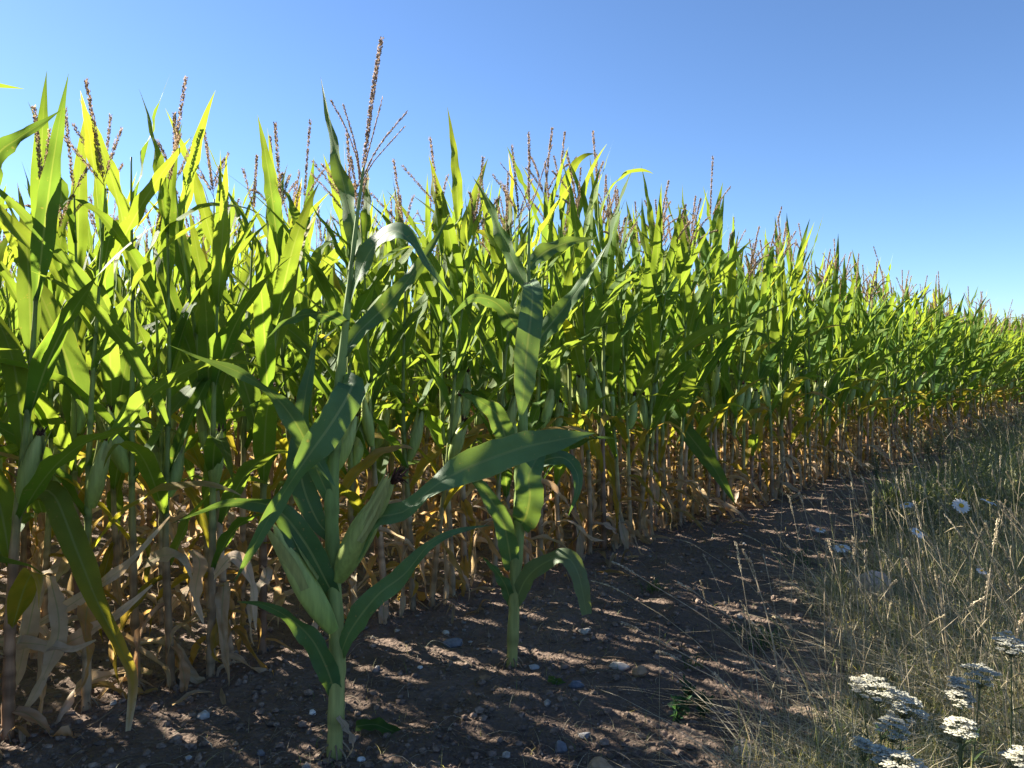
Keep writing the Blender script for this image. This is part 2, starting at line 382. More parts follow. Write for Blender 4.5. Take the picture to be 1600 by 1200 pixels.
def ear_pieces(rng, p, axis_, L, r, n=12, sides=9, sk=1.0):
    ax = norm(np.asarray(axis_, float)); t = np.linspace(0, 1, n)
    prof = r * np.clip(np.sin(pi * np.clip(t * .93 + .07, 0, 1)) ** .55, .12, 1) * (1 - .35 * t ** 2)
    prof[0] = r * .45
    s1 = norm(np.cross(ax, [.2, 1, .1])); s2 = np.cross(ax, s1); a = np.arange(sides) / sides * 2 * pi
    bow = np.sin(t * pi) * 0.008
    ridge = 1 + .07 * np.cos(a * 4 + t[:, None] * 1.5)
    V = p + ax * (t * L)[:, None, None] + (s1 * (np.cos(a)[None, :, None]) + s2 * np.sin(a)[None, :, None]) * (prof[:, None] * ridge)[..., None] + s1 * bow[:, None, None]
    g = np.array((.25, .34, .08)); g2 = np.array((.36, .40, .14)); tt = t[:, None, None]
    c = (g * (1 - tt) + g2 * tt) * (1 + .25 * (rng.random((1, sides, 1)) - .5)) + 0 * V
    husk = (V.reshape(-1, 3), grid_quads(n, sides, True), None, c.reshape(-1, 3), None)
    A = Acc(); A.add(husk)
    for k in range(3):                         # loose husk tips
        an = rng.uniform(0, 6.28); o = s1 * cos(an) + s2 * sin(an); tt2 = np.linspace(0, 1, 6)[:, None]
        C = p + ax * (L * .45 + tt2 * L * .62) + o * (r * (.95 - .5 * tt2) + 0.02 * tt2 ** 2)
        A.add(strip(C, np.broadcast_to(np.cross(ax, o), C.shape).copy(), leaf_width(np.linspace(0, 1, 6), r * 1.3, .9), .3, 2, colour=g2 * rng.uniform(.7, 1.1), rng=rng))
    tip = p + ax * L * .97; B = Acc()
    for k in range(int(14 * sk ** 1.5)):
        an = rng.uniform(0, 6.28); o = s1 * cos(an) + s2 * sin(an); q = np.linspace(0, 1, 5)[:, None]
        l = rng.uniform(.02, .045) * sk
        C = tip + ax * (q * l * 1.0) + o * (.006 + .012 * q) * rng.uniform(.5, 1.3) + np.array([0, 0, -1.0]) * q ** 2 * l * rng.uniform(0, .8)
        B.add(tube(C, [.0028, .0036, .0034, .0026, .001], 3, np.array((.06, .025, .016)) * rng.uniform(.6, 1.8)))
    return A.piece(), B.piece()

def plant_parts(seed, lod=2):
    """list of (name, piece, material, part label, sub-parts)"""
    rng = np.random.default_rng(seed); parts = []
    H = rng.uniform(1.86, 2.10); r0 = rng.uniform(.0155, .0195); purple = max(0, rng.uniform(-.6, .75)); az = rng.uniform(0, 6.28)
    nd = 6; zt = rng.uniform(.30, .60); hs = np.concatenate([np.linspace(.10, zt, nd) + rng.uniform(-.03, .03, nd), np.linspace(zt + .04, H - .20, 8) + rng.uniform(-.03, .03, 8)])
    nseg, nu = [(5, 2), (8, 2), (18, 4)][lod]
    lean = rng.normal(0, .05, 2)
    (sp, C) = stalk_piece(rng, H, r0, np.concatenate([[0], hs, [H]]), lod, purple, lean)
    parts.append(('stalk', sp, M_STALK, None, []))
    for i, h in enumerate(hs):
        r2 = np.random.default_rng(seed * 131 + i)
        a = az + pi * (i % 2) + r2.normal(0, .35 if i >= nd else .9); off = np.array([np.interp(h, C[:, 2], C[:, 0]), np.interp(h, C[:, 2], C[:, 1]), 0])
        if i < nd:
            if r2.random() < .10: continue
            sen = 1.0 - .34 * r2.random() ** 1.3 if i < nd - 1 or r2.random() < .5 else r2.uniform(.42, .6)
            p = arc_leaf(r2, h, a, r2.uniform(.26, .56), r2.uniform(.035, .072), R(r2.uniform(0, 65)), R(r2.uniform(80, 150)), r2.uniform(.2, .6), nseg, nu, sen, 0, r2.uniform(-3, 3), r2.uniform(-1.2, 1.2), r0, True, r2.uniform(.25, .75))
            lab, m = 'dry tan hanging leaf', M_DRY
        else:
            k = (i - nd) / 7.0
            sen = 0.0; st = r2.uniform(0, .25); lab = None
            q = r2.random()
            if i == nd and q < .6: sen, st, lab = r2.uniform(.35, .6), .3, 'yellowing leaf'
            elif i == nd + 1 and q < .25: sen, st, lab = r2.uniform(.25, .5), .4, 'yellowing leaf'
            elif q < .035: st = .75
            L = np.interp(k, [0, .35, .75, 1], [.62, .84, .82, .58]) * r2.uniform(.88, 1.12); W = np.interp(k, [0, .4, 1], [.082, .110, .066]) * r2.uniform(.8, 1.15)
            e0 = R(np.interp(k, [0, .5, 1], [58, 67, 77]) + r2.normal(0, 7))
            bend = R(np.interp(k, [0, .4, 1], [100, 46, 10]) * r2.uniform(.4, 1.4))
            if r2.random() < .10: bend = R(r2.uniform(90, 140))
            p = arc_leaf(r2, h, a, L, W, e0, bend, r2.uniform(1.2, 2.4), nseg, nu, sen, st, r2.normal(0, .75), r2.normal(0, .3), r0 * (1 - .6 * h / H))
            m = M_LEAF
        p = (p[0] + off,) + p[1:]
        parts.append(('leaf', p, m, lab, []))
    if lod:
        hh = rng.uniform(.70, .92); a = az + rng.uniform(-.6, .6); off = np.array([np.interp(hh, C[:, 2], C[:, 0]), np.interp(hh, C[:, 2], C[:, 1]), hh])
        til = rng.uniform(.16, .38); ax = np.array([cos(a) * sin(til), sin(a) * sin(til), cos(til)])
        hk, sk = ear_pieces(rng, off + np.array([cos(a), sin(a), 0]) * .018, ax, rng.uniform(.22, .28), rng.uniform(.029, .036), 12 if lod == 2 else 5, 9 if lod == 2 else 5)
        parts.append(('ear', hk, M_HUSK, None, [('silk', sk, M_SILK)] ))
    if rng.random() < .92:
        parts.append(('tassel', tassel_piece(rng, C[-1] - np.array([0, 0, .01]), rng.uniform(.36, .50), rng.integers(1, 6) if lod else 2, lod), M_TASSEL, None, []))
    return parts

def make_thing(name, parts, loc=(0, 0, 0)):
    root = empty(name, loc); out = [root]
    for nm, p, m, lab, subs in parts:
        o = bp(nm, p, m, root); out.append(o)
        if lab: o['label'] = lab
        for sn, sp, sm in subs: bp(sn, sp, sm, o)
    return root
def copy_tree(o, parent=None):
    c = o.copy(); col.objects.link(c); c.parent = parent
    for ch in list(KIDS.get(o.name, [])): copy_tree(ch, c)
    return c
KIDS = {}
def note_kids(root):
    KIDS[root.name] = list(root.children)
    for ch in root.children: KIDS[ch.name] = list(ch.children)

NPROTO = 16
protos = [plant_parts(100 + i, 2) for i in range(NPROTO)]
def merged(seed, lod):
    A = {}
    for nm, p, m, lab, subs in plant_parts(seed, lod):
        for q, mm in [(p, m)] + [(s[1], s[2]) for s in subs]: A.setdefault(mm.name, (Acc(), mm))[0].add(q)
    return {k: (a.piece(), mm) for k, (a, mm) in A.items()}
lodm = [[merged(100 + i, 0) for i in range(NPROTO)], [merged(100 + i, 1) for i in range(NPROTO)]]

# positions: rows 0.75 m apart, plants about 0.15 m apart
plants = []      # (row, t, x, y)
rs = np.random.default_rng(11)
for row in range(18):
    off = -0.75 * row
    tmax = 24 + 3.2 * row if row < 6 else 42
    tmin = -2.2 - 0.25 * row
    t = tmin + rs.uniform(0, .1)
    while t < tmax:
        if rs.random() > 0.05:
            p = rowpt(t, off + rs.normal(0, .03)); plants.append((row, t, p[0], p[1]))
        t += (0.152 if row < 1 else .175 if row < 2 else .225 if row < 5 else .28) * rs.uniform(.78, 1.25)
def score(pl):
    row, t, x, y = pl; m = abs(x) / max(y, .1)
    if y < .5 or m > .70: return -1
    return (1 / y) * (0.62 ** row)
order = sorted(range(len(plants)), key=lambda i: -score(plants[i])); single = set(order[:300])

def ordinal(n):
    ones = 'zeroth first second third fourth fifth sixth seventh eighth ninth tenth eleventh twelfth thirteenth fourteenth fifteenth sixteenth seventeenth eighteenth nineteenth'.split()
    tens = 'twenty thirty forty fifty sixty seventy eighty ninety'.split()
    if n >= 100: return 'hundredth' if n == 100 else 'hundred and ' + ordinal(n - 100)
    if n < 20: return ones[n]
    t, o = tens[n // 10 - 2], n % 10
    return t[:-1] + 'ieth' if o == 0 else t + '-' + ones[o]
ORD_ = ['first', 'second', 'third', 'fourth', 'fifth', 'sixth', 'seventh', 'eighth', 'ninth', 'tenth', 'eleventh', 'twelfth', 'thirteenth', 'fourteenth',
       'fifteenth', 'sixteenth', 'seventeenth', 'eighteenth', 'nineteenth', 'twentieth']
def vigour(t): return float(np.interp(t, [-1, .8, 2.8, 8, 15], [1.0, 1.0, 1.09, 1.06, .94]))
roots = []; used = [0] * NPROTO; proto_roots = [None] * NPROTO; count = {}; last = -1
GROUP = 'maize plants of the field stand'
for i in sorted(single, key=lambda i: (plants[i][0], plants[i][1])):
    row, t, x, y = plants[i]
    k = rs.integers(NPROTO)
    while k == last: k = rs.integers(NPROTO)
    last = k
    if proto_roots[k] is None:
        root = make_thing('maize_plant', protos[k]); note_kids(root); proto_roots[k] = root
    else: root = copy_tree(proto_roots[k])
    root.location = (x, y, float(gz(x, y)) - .01); s = rs.uniform(.94, 1.06)
    root.rotation_euler = (rs.normal(0, .035), rs.normal(0, .035), rs.uniform(0, 6.28)); root.scale = (s, s, s * rs.uniform(.96, 1.05) * vigour(t))
    if x / y < -0.667 or x / y > 0.667: lab = 'maize plant of the field past the picture edge, only leaves reaching in'
    else:
        count[row] = count.get(row, 0) + 1; oo = ordinal(count[row])
        lab = (f'maize plant in the front row, {oo} stalk from the left picture edge' if row == 0 else
               f'maize plant in the {ordinal(row + 1)} row, {oo} of that row from the left edge')
    tag(root, lab, 'maize plant', GROUP)

# the rest of the stand: one mass
ACC = {}
def rotz(a): return np.array([[cos(a), -sin(a), 0], [sin(a), cos(a), 0], [0, 0, 1]])
for i, (row, t, x, y) in enumerate(plants):
    if i in single: continue
    lod = 1 if (math.hypot(x, y) < 8 and row < 8) else 0
    mm = lodm[lod][rs.integers(NPROTO)]; M_ = rotz(rs.uniform(0, 6.28)) * rs.uniform(.93, 1.07); tilt = rs.normal(0, .035, 2); z0 = float(gz(x, y)); M_ = M_ @ np.diag([1, 1, vigour(t)])
    for k, (p, mt) in mm.items():
        V = p[0] @ M_.T; V = V + np.stack([tilt[0] * V[:, 2] + x, tilt[1] * V[:, 2] + y, np.full(len(V), z0)], -1)
        ACC.setdefault(k, (Acc(), mt))[0].add((V, p[1], p[2], p[3] * rs.uniform(.85, 1.15), p[4]))
stand = empty('maize_stand', (0, 0, 0)); kind(stand, 'stuff', 'mass of maize plants filling the field behind the nearest ones')
names = {'maize_leaf': 'green_leaves', 'maize_dry_leaf': 'dry_leaves', 'maize_stalk': 'stalks', 'maize_husk': 'ears', 'maize_silk': 'silks', 'maize_tassel': 'tassels'}
for k, (a, mt) in ACC.items(): kind(bp(names[k], a.piece(), mt, stand), 'stuff')

# ------------------------------------------------------------------ the two stray plants standing in front of the row
def px_curve(pts, d0): return np.array([at(p[0], p[1], d0 + p[2]) for p in pts])
M_STRAY = leaf_material('stray_maize_leaf', trans=0.34, rough=0.5, spec=0.32)
BLUEG = np.array((.058, .148, .058))
def hero_leaf(pts, d0, wpx, rolls, prof=None, n=30, nu=6, rng=RG, sen=(0, 0), green=BLUEG, fold=0.22, ripple=.012, rf=20):
    P = px_curve(pts, d0); C = spline(P, n); t = np.linspace(0, 1, n)
    T = norm(np.gradient(C, axis=0)); view = norm(C - np.array([0, 0, CAM_H]))
    I = norm(np.cross(T, view)); D = norm(np.cross(I, T))
    # keep the frame steady along the leaf
    for k in range(1, n):
        if I[k] @ I[k - 1] < 0: I[k] = -I[k]
        if D[k] @ D[k - 1] < 0: D[k] = -D[k]
    r = np.radians(np.interp(t, np.linspace(0, 1, len(rolls)), rolls)); S = I * np.sin(r)[:, None] + D * np.cos(r)[:, None]
    W = wpx * .92 / FPX * d0 * (leaf_width(t, 1.0, .6) if prof is None else np.interp(t, np.linspace(0, 1, len(prof)), prof))
    cc = sen_ramp(green, np.broadcast_to((sen[0] + sen[1] * t ** 2.5)[:, None] + .25 * sen[1] * np.abs(np.linspace(-1, 1, nu + 1))[None] * t[:, None], (n, nu + 1)))
    cc = cc * (1 + .15 * (rng.random((n, 1, 1)) - .5))
    return strip(C, S, W, fold, nu, ripple, rf, rng, cc, cup=.08, jag=.12)

def stray(name, d0, stalk_px, rad, leaves, label, tassel=None, ears=()):
    base = at(stalk_px[0][0], stalk_px[0][1], d0); base[2] = 0
    gb = float(gz(base[0], base[1])); root = empty(name, (base[0], base[1], gb)); org = np.array([base[0], base[1], gb])
    C = px_curve([(a, b, c) for a, b, c in stalk_px], d0); C[0, 2] = gb - .01; n = 60; Cs = spline(C, n)
    rr = np.interp(np.linspace(0, 1, n), np.linspace(0, 1, len(rad)), rad); z = Cs[:, 2] - gb
    node = [0.0, .12, .27, .44, .62, .80, 1.0, 1.2, 1.42, 1.66, 1.95]
    for a, b in zip(node[:-1], node[1:]):
        m = (z >= a) & (z < b); rr[m] *= 1.15 - .22 * (z[m] - a) / (b - a)
    f = smooth(.1, .9, z)[:, None]; c = np.array((.26, .27, .09)) * (1 - f) + np.array((.16, .23, .065)) * f
    c = c * (1 - .35 * np.array([max(np.exp(-((q - k) / .008) ** 2) for k in node) for q in z])[:, None])
    A = Acc(); A.add(tube(Cs - org, rr, 12, c)); rp_ = np.random.default_rng(4)
    for k in range(11): A.add(prop_root(rp_, k * .57, rr[0]))
    bp('stalk', A.piece(), M_STALK, root)
    for lf in leaves:
        lab = lf.pop('label', None); mat = lf.pop('mat', M_STRAY)
        p = hero_leaf(d0=d0, **lf); o = bp('leaf', (p[0] - org,) + p[1:], mat, root)
        if lab: o['label'] = lab
    for (b, tip, r, tuft) in ears:
        A_, B_ = at(b[0], b[1], d0 + b[2]) - org, at(tip[0], tip[1], d0 + tip[2]) - org
        hk, sk = ear_pieces(np.random.default_rng(int(b[0])), A_, B_ - A_, np.linalg.norm(B_ - A_), r, 20, 16, 2.0 if tuft else 1)
        e = bp('ear', hk, M_HUSK, root)
        if tuft: bp('silk', sk, M_SILK, e)
    if tassel:
        A = Acc(); rng = np.random.default_rng(3)
        for (pts, thick, L_) in tassel:
            C = px_curve(pts, d0) - org
            A.add(spike(rng, C, thick, L_))
        bp('tassel', A.piece(), M_TASSEL, root)
    tag(root, label, 'maize plant', 'stray maize plants in front of the stand'); return root

def spike(rng, P, w, dens, colr=np.array((.34, .25, .18))):
    C = spline(P, 14); A = Acc(); A.add(tube(C, np.linspace(.0022, .001, 14), 4, colr * .8))
    L = np.linalg.norm(np.diff(C, axis=0), axis=1).sum(); ns = int(L * dens); V, T, c = [], [], []
    for s in np.sort(rng.uniform(.06, 1, ns)):
        f = s * 13; i = min(int(f), 12); ctr = C[i] + (C[i + 1] - C[i]) * (f - i); ax = norm(C[i + 1] - C[i])
        sd = norm(np.cross(ax, [.3, 1, .2])); up = np.cross(ax, sd); an = rng.uniform(0, 6.28); o = sd * cos(an) + up * sin(an); pr = np.cross(ax, o)
        l = rng.uniform(.008, .012); mid = ctr + ax * l * .5 + o * w; tip = ctr + ax * l + o * w * .8; ww = w * .55; k = len(V)
        V += [ctr, mid + pr * ww, mid + o * ww, mid - pr * ww, tip]; c += [colr * rng.uniform(.6, 1.35)] * 5
        T += [(k, k + 1, k + 2), (k, k + 2, k + 3), (k + 4, k + 2, k + 1), (k + 4, k + 3, k + 2)]
    A.add((np.array(V), None, np.array(T), np.array(c), None)); return A.piece()

GL = np.array((.066, .155, .036))
stray('maize_plant', 2.5,
    [(522, 1188, 0), (527, 1040, 0), (521, 900, 0), (519, 760, 0), (531, 600, 0), (548, 430, 0), (558, 340, 0), (568, 262, 0)],
    [.024, .026, .024, .022, .018, .013, .007, .0045],
    [dict(pts=[(549, 420, 0), (556, 375, .02), (540, 300, .04), (518, 210, .03), (501, 120, .0)], wpx=40, rolls=[20, 40, 45, 35, 30], green=GL),
     dict(pts=[(546, 470, 0), (566, 415, -.05), (592, 375, -.1), (617, 361, -.14), (645, 380, -.18), (680, 430, -.2), (714, 472, -.2)], wpx=40, rolls=[20, 30, 40, 50, 40, 40, 30]),
     dict(pts=[(535, 560, 0), (560, 520, .08), (610, 470, .16), (665, 400, .2), (705, 330, .2)], wpx=38, rolls=[40, 60, 60, 60, 50], green=GL),
     dict(pts=[(532, 600, 0), (550, 603, -.08), (522, 655, -.14), (482, 712, -.18), (437, 780, -.2), (398, 850, -.22), (366, 910, -.22)], wpx=56, rolls=[60, 80, 75, 60, 45, 60, 30], prof=[.45, .8, 1, .95, .62, .5, .45, .3, .02]),
     dict(pts=[(521, 790, 0), (500, 745, -.03), (468, 670, -.08), (425, 615, -.1), (370, 580, -.1), (315, 560, -.08), (262, 538, -.06)], wpx=36, rolls=[60, 65, 60, 40, 45, 40, 30]),
     dict(pts=[(520, 840, 0), (494, 810, .03), (470, 740, .05), (474, 640, .05), (488, 560, .06), (498, 505, .06)], wpx=44, rolls=[60, 80, 70, 60, 55, 40]),
     dict(pts=[(521, 930, 0), (508, 905, -.04), (478, 850, -.09), (440, 802, -.13), (400, 785, -.15), (340, 790, -.15), (268, 818, -.13)], wpx=46, rolls=[60, 80, 80, 70, 35, 30, 25], prof=[.6, .8, 1, 1, .75, .6, .45, .25, .02]),
     dict(pts=[(530, 885, 0), (556, 858, -.06), (585, 812, -.1), (632, 799, -.13), (676, 762, -.15), (726, 733, -.16), (808, 702, -.17), (870, 688, -.17), (929, 677, -.16)], wpx=54, rolls=[70, 60, 55, 40, 60, 85, 85, 75, 60], prof=[.55, .7, .75, .6, .62, .9, 1, .95, .65, .02]),
     dict(pts=[(530, 1030, 0), (548, 985, -.05), (590, 930, -.09), (632, 897, -.11), (672, 850, -.12), (718, 830, -.11), (768, 820, -.1)], wpx=38, rolls=[70, 70, 65, 70, 55, 40, 30], prof=[.45, .7, 1.1, 1, .8, .5, .4, .02]),
     dict(pts=[(524, 1085, 0), (511, 1045, -.05), (488, 1000, -.08), (455, 968, -.11), (412, 945, -.13), (370, 940, -.12)], wpx=40, rolls=[70, 80, 65, 55, 45, 40], prof=[.6, .85, 1, .85, .6, .35, .02]),
     dict(pts=[(520, 720, 0), (500, 700, -.05), (495, 715, -.08), (510, 740, -.1), (524, 760, -.1)], wpx=30, rolls=[70, 80, 80, 80, 60], n=16),
     dict(pts=[(540, 505, 0), (522, 496, -.06), (490, 490, -.1), (450, 500, -.12), (415, 530, -.12)], wpx=30, rolls=[60, 40, 35, 40, 30], n=20),
     dict(pts=[(528, 1120, -.03), (545, 1145, -.06), (552, 1165, -.08), (540, 1188, -.09)], wpx=12, rolls=[80, 60, 40, 30], sen=(.95, 0), mat=M_DRY, n=12, label='shrivelled dry leaf at the stalk base')],
    'tall stray maize plant with two ears, nearest and in front of the field',
    tassel=[([(568, 265, 0), (573, 220, 0), (583, 140, 0), (596, 60, 0)], .0062, 950), ([(563, 295, 0), (558, 250, 0), (540, 200, .0), (518, 158, -.02)], .003, 600),
            ([(566, 285, 0), (556, 232, .03), (546, 195, .05), (536, 163, .06)], .003, 600), ([(568, 265, 0), (576, 235, -.02), (588, 190, -.03), (597, 155, -.04)], .0024, 420),
            ([(566, 280, 0), (585, 240, .02), (610, 205, .04), (635, 176, .06)], .003, 600), ([(566, 285, 0), (582, 255, .04), (605, 228, .06), (631, 199, .08)], .0021, 400)],
    ears=[((528, 905, -.02), (616, 750, -.12), .045, True), ((520, 985, -.04), (428, 820, -.12), .044, False)])

stray('maize_plant', 3.24,
    [(799, 1042, 0), (803, 960, 0), (806, 880, 0), (812, 800, 0), (815, 700, 0), (820, 600, 0), (825, 470, 0), (827, 330, 0)],
    [.022, .024, .026, .027, .017, .013, .008, .004],
    [dict(pts=[(826, 440, 0), (832, 452, -.1), (830, 490, -.2), (822, 560, -.26), (818, 620, -.28), (812, 655, -.28)], wpx=40, rolls=[80, 85, 88, 88, 88, 80], prof=[.5, .8, .95, 1, 1, .75, .05], ripple=.01),
     dict(pts=[(803, 715, 0), (792, 690, -.05), (778, 650, -.1), (752, 628, -.14), (715, 612, -.16)], wpx=36, rolls=[80, 85, 75, 50, 35], prof=[.6, .95, 1, .7, .03]),
     dict(pts=[(800, 890, 0), (794, 850, -.05), (786, 815, -.08), (768, 782, -.1), (738, 747, -.12), (700, 748, -.14)], wpx=34, rolls=[85, 85, 80, 75, 60, 40], prof=[.7, 1, .95, .8, .5, .03]),
     dict(pts=[(813, 822, 0), (822, 806, -.1), (828, 775, -.14), (826, 745, -.15), (836, 722, -.12), (850, 700, -.1)], wpx=46, rolls=[85, 88, 88, 88, 80, 70], prof=[.7, .95, 1, 1, .8, .3], ripple=.012, rf=30),
     dict(pts=[(817, 745, 0), (845, 722, -.06), (880, 715, -.12), (901, 738, -.16), (902, 768, -.18), (888, 806, -.18)], wpx=30, rolls=[70, 60, 60, 75, 70, 50]),
     dict(pts=[(804, 945, 0), (822, 905, -.06), (850, 880, -.12), (882, 870, -.17), (903, 895, -.2), (917, 960, -.22)], wpx=34, rolls=[80, 75, 65, 65, 80, 80], prof=[.6, .9, .9, .8, .9, .75, .5], green=np.array((.10, .15, .07)), label='pale drooping lower leaf'),
     dict(pts=[(799, 945, 0), (790, 915, -.03), (775, 892, -.05), (752, 868, -.06)], wpx=22, rolls=[75, 70, 60, 40]),
     dict(pts=[(826, 420, 0), (850, 395, .05), (890, 378, .1), (935, 372, .12)], wpx=32, rolls=[60, 60, 60, 50], green=GL),
     dict(pts=[(826, 450, 0), (808, 420, .04), (785, 370, .08), (760, 310, .1), (738, 275, .1)], wpx=34, rolls=[60, 50, 45, 40, 30], green=GL),
     dict(pts=[(822, 540, 0), (800, 500, -.08), (770, 470, -.14), (735, 468, -.18), (700, 500, -.2)], wpx=36, rolls=[60, 60, 45, 45, 40]),
     dict(pts=[(821, 560, 0), (850, 520, .06), (890, 470, .12), (925, 420, .16), (950, 380, .18)], wpx=36, rolls=[70, 65, 60, 50, 40], green=GL)],
    'slimmer stray maize plant on bare soil, right of the tall stray plant',
    tassel=[([(827, 332, 0), (826, 290, 0), (827, 250, 0), (826, 208, 0)], .005, 800), ([(827, 330, 0), (838, 300, .02), (850, 262, .04), (862, 228, .05)], .0024, 420),
            ([(827, 330, 0), (815, 300, .02), (800, 278, .03), (782, 255, .04)], .002, 380)])

# big single leaves that lean out of the front row
def loose_leaf_on_row(pts, d0, wpx, rolls, prof, sen=(0, 0), green=GL, mat=M_LEAF, lab=None):
    p = hero_leaf(pts, d0, wpx, rolls, prof, sen=sen, green=green)
    b = px_curve(pts[:1], d0)[0]
    best = min((r for r in col.objects if r.get('category') == 'maize plant' and r.get('group') == GROUP), key=lambda r: (r.location.x - b[0]) ** 2 + (r.location.y - b[1]) ** 2)
    o = bp('leaf', p, mat)
    o.parent = best
    from mathutils import Matrix, Euler
    mw = Matrix.LocRotScale(best.location, best.rotation_euler, best.scale); o.matrix_parent_inverse = mw.inverted()
    if lab: o['label'] = lab
loose_leaf_on_row([(66, 800, .05), (58, 770, 0), (85, 775, -.08), (120, 860, -.16), (152, 940, -.2), (186, 1010, -.22), (207, 1060, -.23), (200, 1142, -.24)], 2.85, 42, [60, 70, 75, 80, 75, 70, 60, 70], [.6, .8, 1, 1, .85, .6, .42, .4, .2], sen=(.05, .85), lab='long drooping leaf with yellow and tan tip')
loose_leaf_on_row([(1030, 640, .2), (1055, 655, .05), (1085, 690, -.1), (1118, 735, -.2), (1150, 790, -.25)], 6.0, 30, [70, 80, 85, 80, 60], [.6, .9, 1, .7, .03], lab='bright green leaf drooping forward')
loose_leaf_on_row([(-20, 330, .0), (-8, 250, -.1), (30, 215, -.15), (70, 190, -.18), (95, 172, -.2)], 2.7, 34, [70, 70, 65, 60, 50], None)

for pts, w in [([(62, 900, .05), (45, 980, -.02), (25, 1060, -.06), (0, 1108, -.08)], 30), ([(60, 975, .05), (110, 945, -.04), (195, 885, -.1), (266, 806, -.14)], 20),
               ([(45, 1015, .02), (105, 1004, -.05), (180, 962, -.1), (238, 914, -.12)], 26), ([(-10, 1003, .0), (55, 1006, -.08), (112, 1014, -.12), (150, 1000, -.14)], 24),
               ([(228, 880, .05), (255, 868, -.05), (285, 872, -.1), (300, 905, -.12)], 26), ([(78, 900, .0), (92, 985, -.08), (62, 1070, -.1), (28, 1125, -.1)], 30),
               ([(335, 900, .2), (365, 870, .12), (392, 905, .1), (400, 985, .08)], 24), ([(300, 860, .2), (312, 880, .15), (305, 930, .12), (318, 975, .12)], 26)]:
    loose_leaf_on_row(pts, 2.8, w, [40, 75, 50, 80], [.7, .9, 1, .8, .5, .1], sen=(.95, .05) if w != 26 else (.85, .15), mat=M_DRY, lab='long pale dry leaf sprawling over the soil')

# ------------------------------------------------------------------ soil crumbs, litter, stones
ICO_V, ICO_F = None, None
def ico():
    p = (1 + 5 ** .5) / 2
    v = norm(np.array([(-1, p, 0), (1, p, 0), (-1, -p, 0), (1, -p, 0), (0, -1, p), (0, 1, p), (0, -1, -p), (0, 1, -p), (p, 0, -1), (p, 0, 1), (-p, 0, -1), (-p, 0, 1)], float))
    f = np.array([(0, 11, 5), (0, 5, 1), (0, 1, 7), (0, 7, 10), (0, 10, 11), (1, 5, 9), (5, 11, 4), (11, 10, 2), (10, 7, 6), (7, 1, 8), (3, 9, 4), (3, 4, 2), (3, 2, 6), (3, 6, 8), (3, 8, 9), (4, 9, 5), (2, 4, 11), (6, 2, 10), (8, 6, 7), (9, 8, 1)])
    return v, f
def subdiv(v, f):
    v = list(map(np.array, v)); mid = {}; out = []
    def m(a, b):
        k = (min(a, b), max(a, b))
        if k not in mid: mid[k] = len(v); v.append(norm((v[a] + v[b]) / 2))
        return mid[k]
    for a, b, c in f:
        ab, bc, ca = m(a, b), m(b, c), m(c, a); out += [(a, ab, ca), (b, bc, ab), (c, ca, bc), (ab, bc, ca)]
    return np.array(v), np.array(out)
ICO_V, ICO_F = ico(); ICO2 = subdiv(ICO_V, ICO_F)

def scatter_ground(n, rng, ymin=1.6, ymax=12, o_lo=-4.2, o_hi=0.0, power=2.0):
    """points on the ground in front of the camera, denser towards it"""
    out = []
    while len(out) < n:
        m = n * 3; y = ymin + (ymax - ymin) * rng.random(m) ** power; x = y * rng.uniform(-.78, .78, m)
        o = off_of(x, y); k = (o > o_lo) & (o < o_hi); out += list(np.stack([x[k], y[k]], -1))
    return np.array(out[:n])
rc = np.random.default_rng(21)
P = scatter_ground(26000, rc, o_lo=-4.6, o_hi=-.6); n = len(P); keep = rc.random(n) > verge(P[:, 0], P[:, 1]) * .8; P = P[keep]; n = len(P)
sz = np.minimum(.0032 * (1 - rc.random(n)) ** -.5, .017)
jit = 1 + .55 * (rc.random((n, 12, 1)) - .5); V = ICO_V[None] * jit * sz[:, None, None] * rc.uniform(.7, 1.25, (n, 1, 3)) * np.array([1, 1, .75])
V = V + np.stack([P[:, 0], P[:, 1], gz(P[:, 0], P[:, 1]) + sz * .25], -1)[:, None]
cc = np.array((.175, .128, .10)) * rc.uniform(.65, 1.35, (n, 1, 1)) * (1 + .0 * V); pale = rc.random(n) < .012
cc[pale] = np.array((.30, .26, .22)) * rc.uniform(.6, 1.4, (pale.sum(), 1, 1))
kind(build('soil_crumbs', V, None, (ICO_F[None] + 12 * np.arange(n)[:, None, None]).reshape(-1, 3), M_CLOD, None, cc, smooth_sh=False), 'stuff', 'loose brown soil crumbs and grit')

# straw and root litter
A = Acc(); P = scatter_ground(4200, rc, o_lo=-4.4, o_hi=-.8)
for x, y in P:
    L_ = rc.uniform(.03, .16) * (1 if rc.random() < .9 else 1.8); a = rc.uniform(0, 6.28); n_ = 5; q = np.linspace(-.5, .5, n_); cv = rc.normal(0, .5)
    aa = a + cv * q * 2; d = np.stack([np.cos(aa), np.sin(aa)], -1); xy = np.array([x, y]) + np.cumsum(d, 0) * L_ / n_
    z = gz(xy[:, 0], xy[:, 1]) + .006 + rc.uniform(0, .014) * np.sin((q + .5) * pi); C = np.stack([xy[:, 0], xy[:, 1], z], -1)
    c = np.array([(.20, .155, .10), (.26, .21, .14), (.13, .09, .06), (.30, .26, .19)][rc.integers(4)]) * rc.uniform(.7, 1.2)
    A.add(tube(C, rc.uniform(.0006, .0016), 3, c, False))
kind(bp('straw_litter', A.piece(), M_LITTER), 'stuff', 'thin dry straws and roots scattered on the soil')
A = Acc()
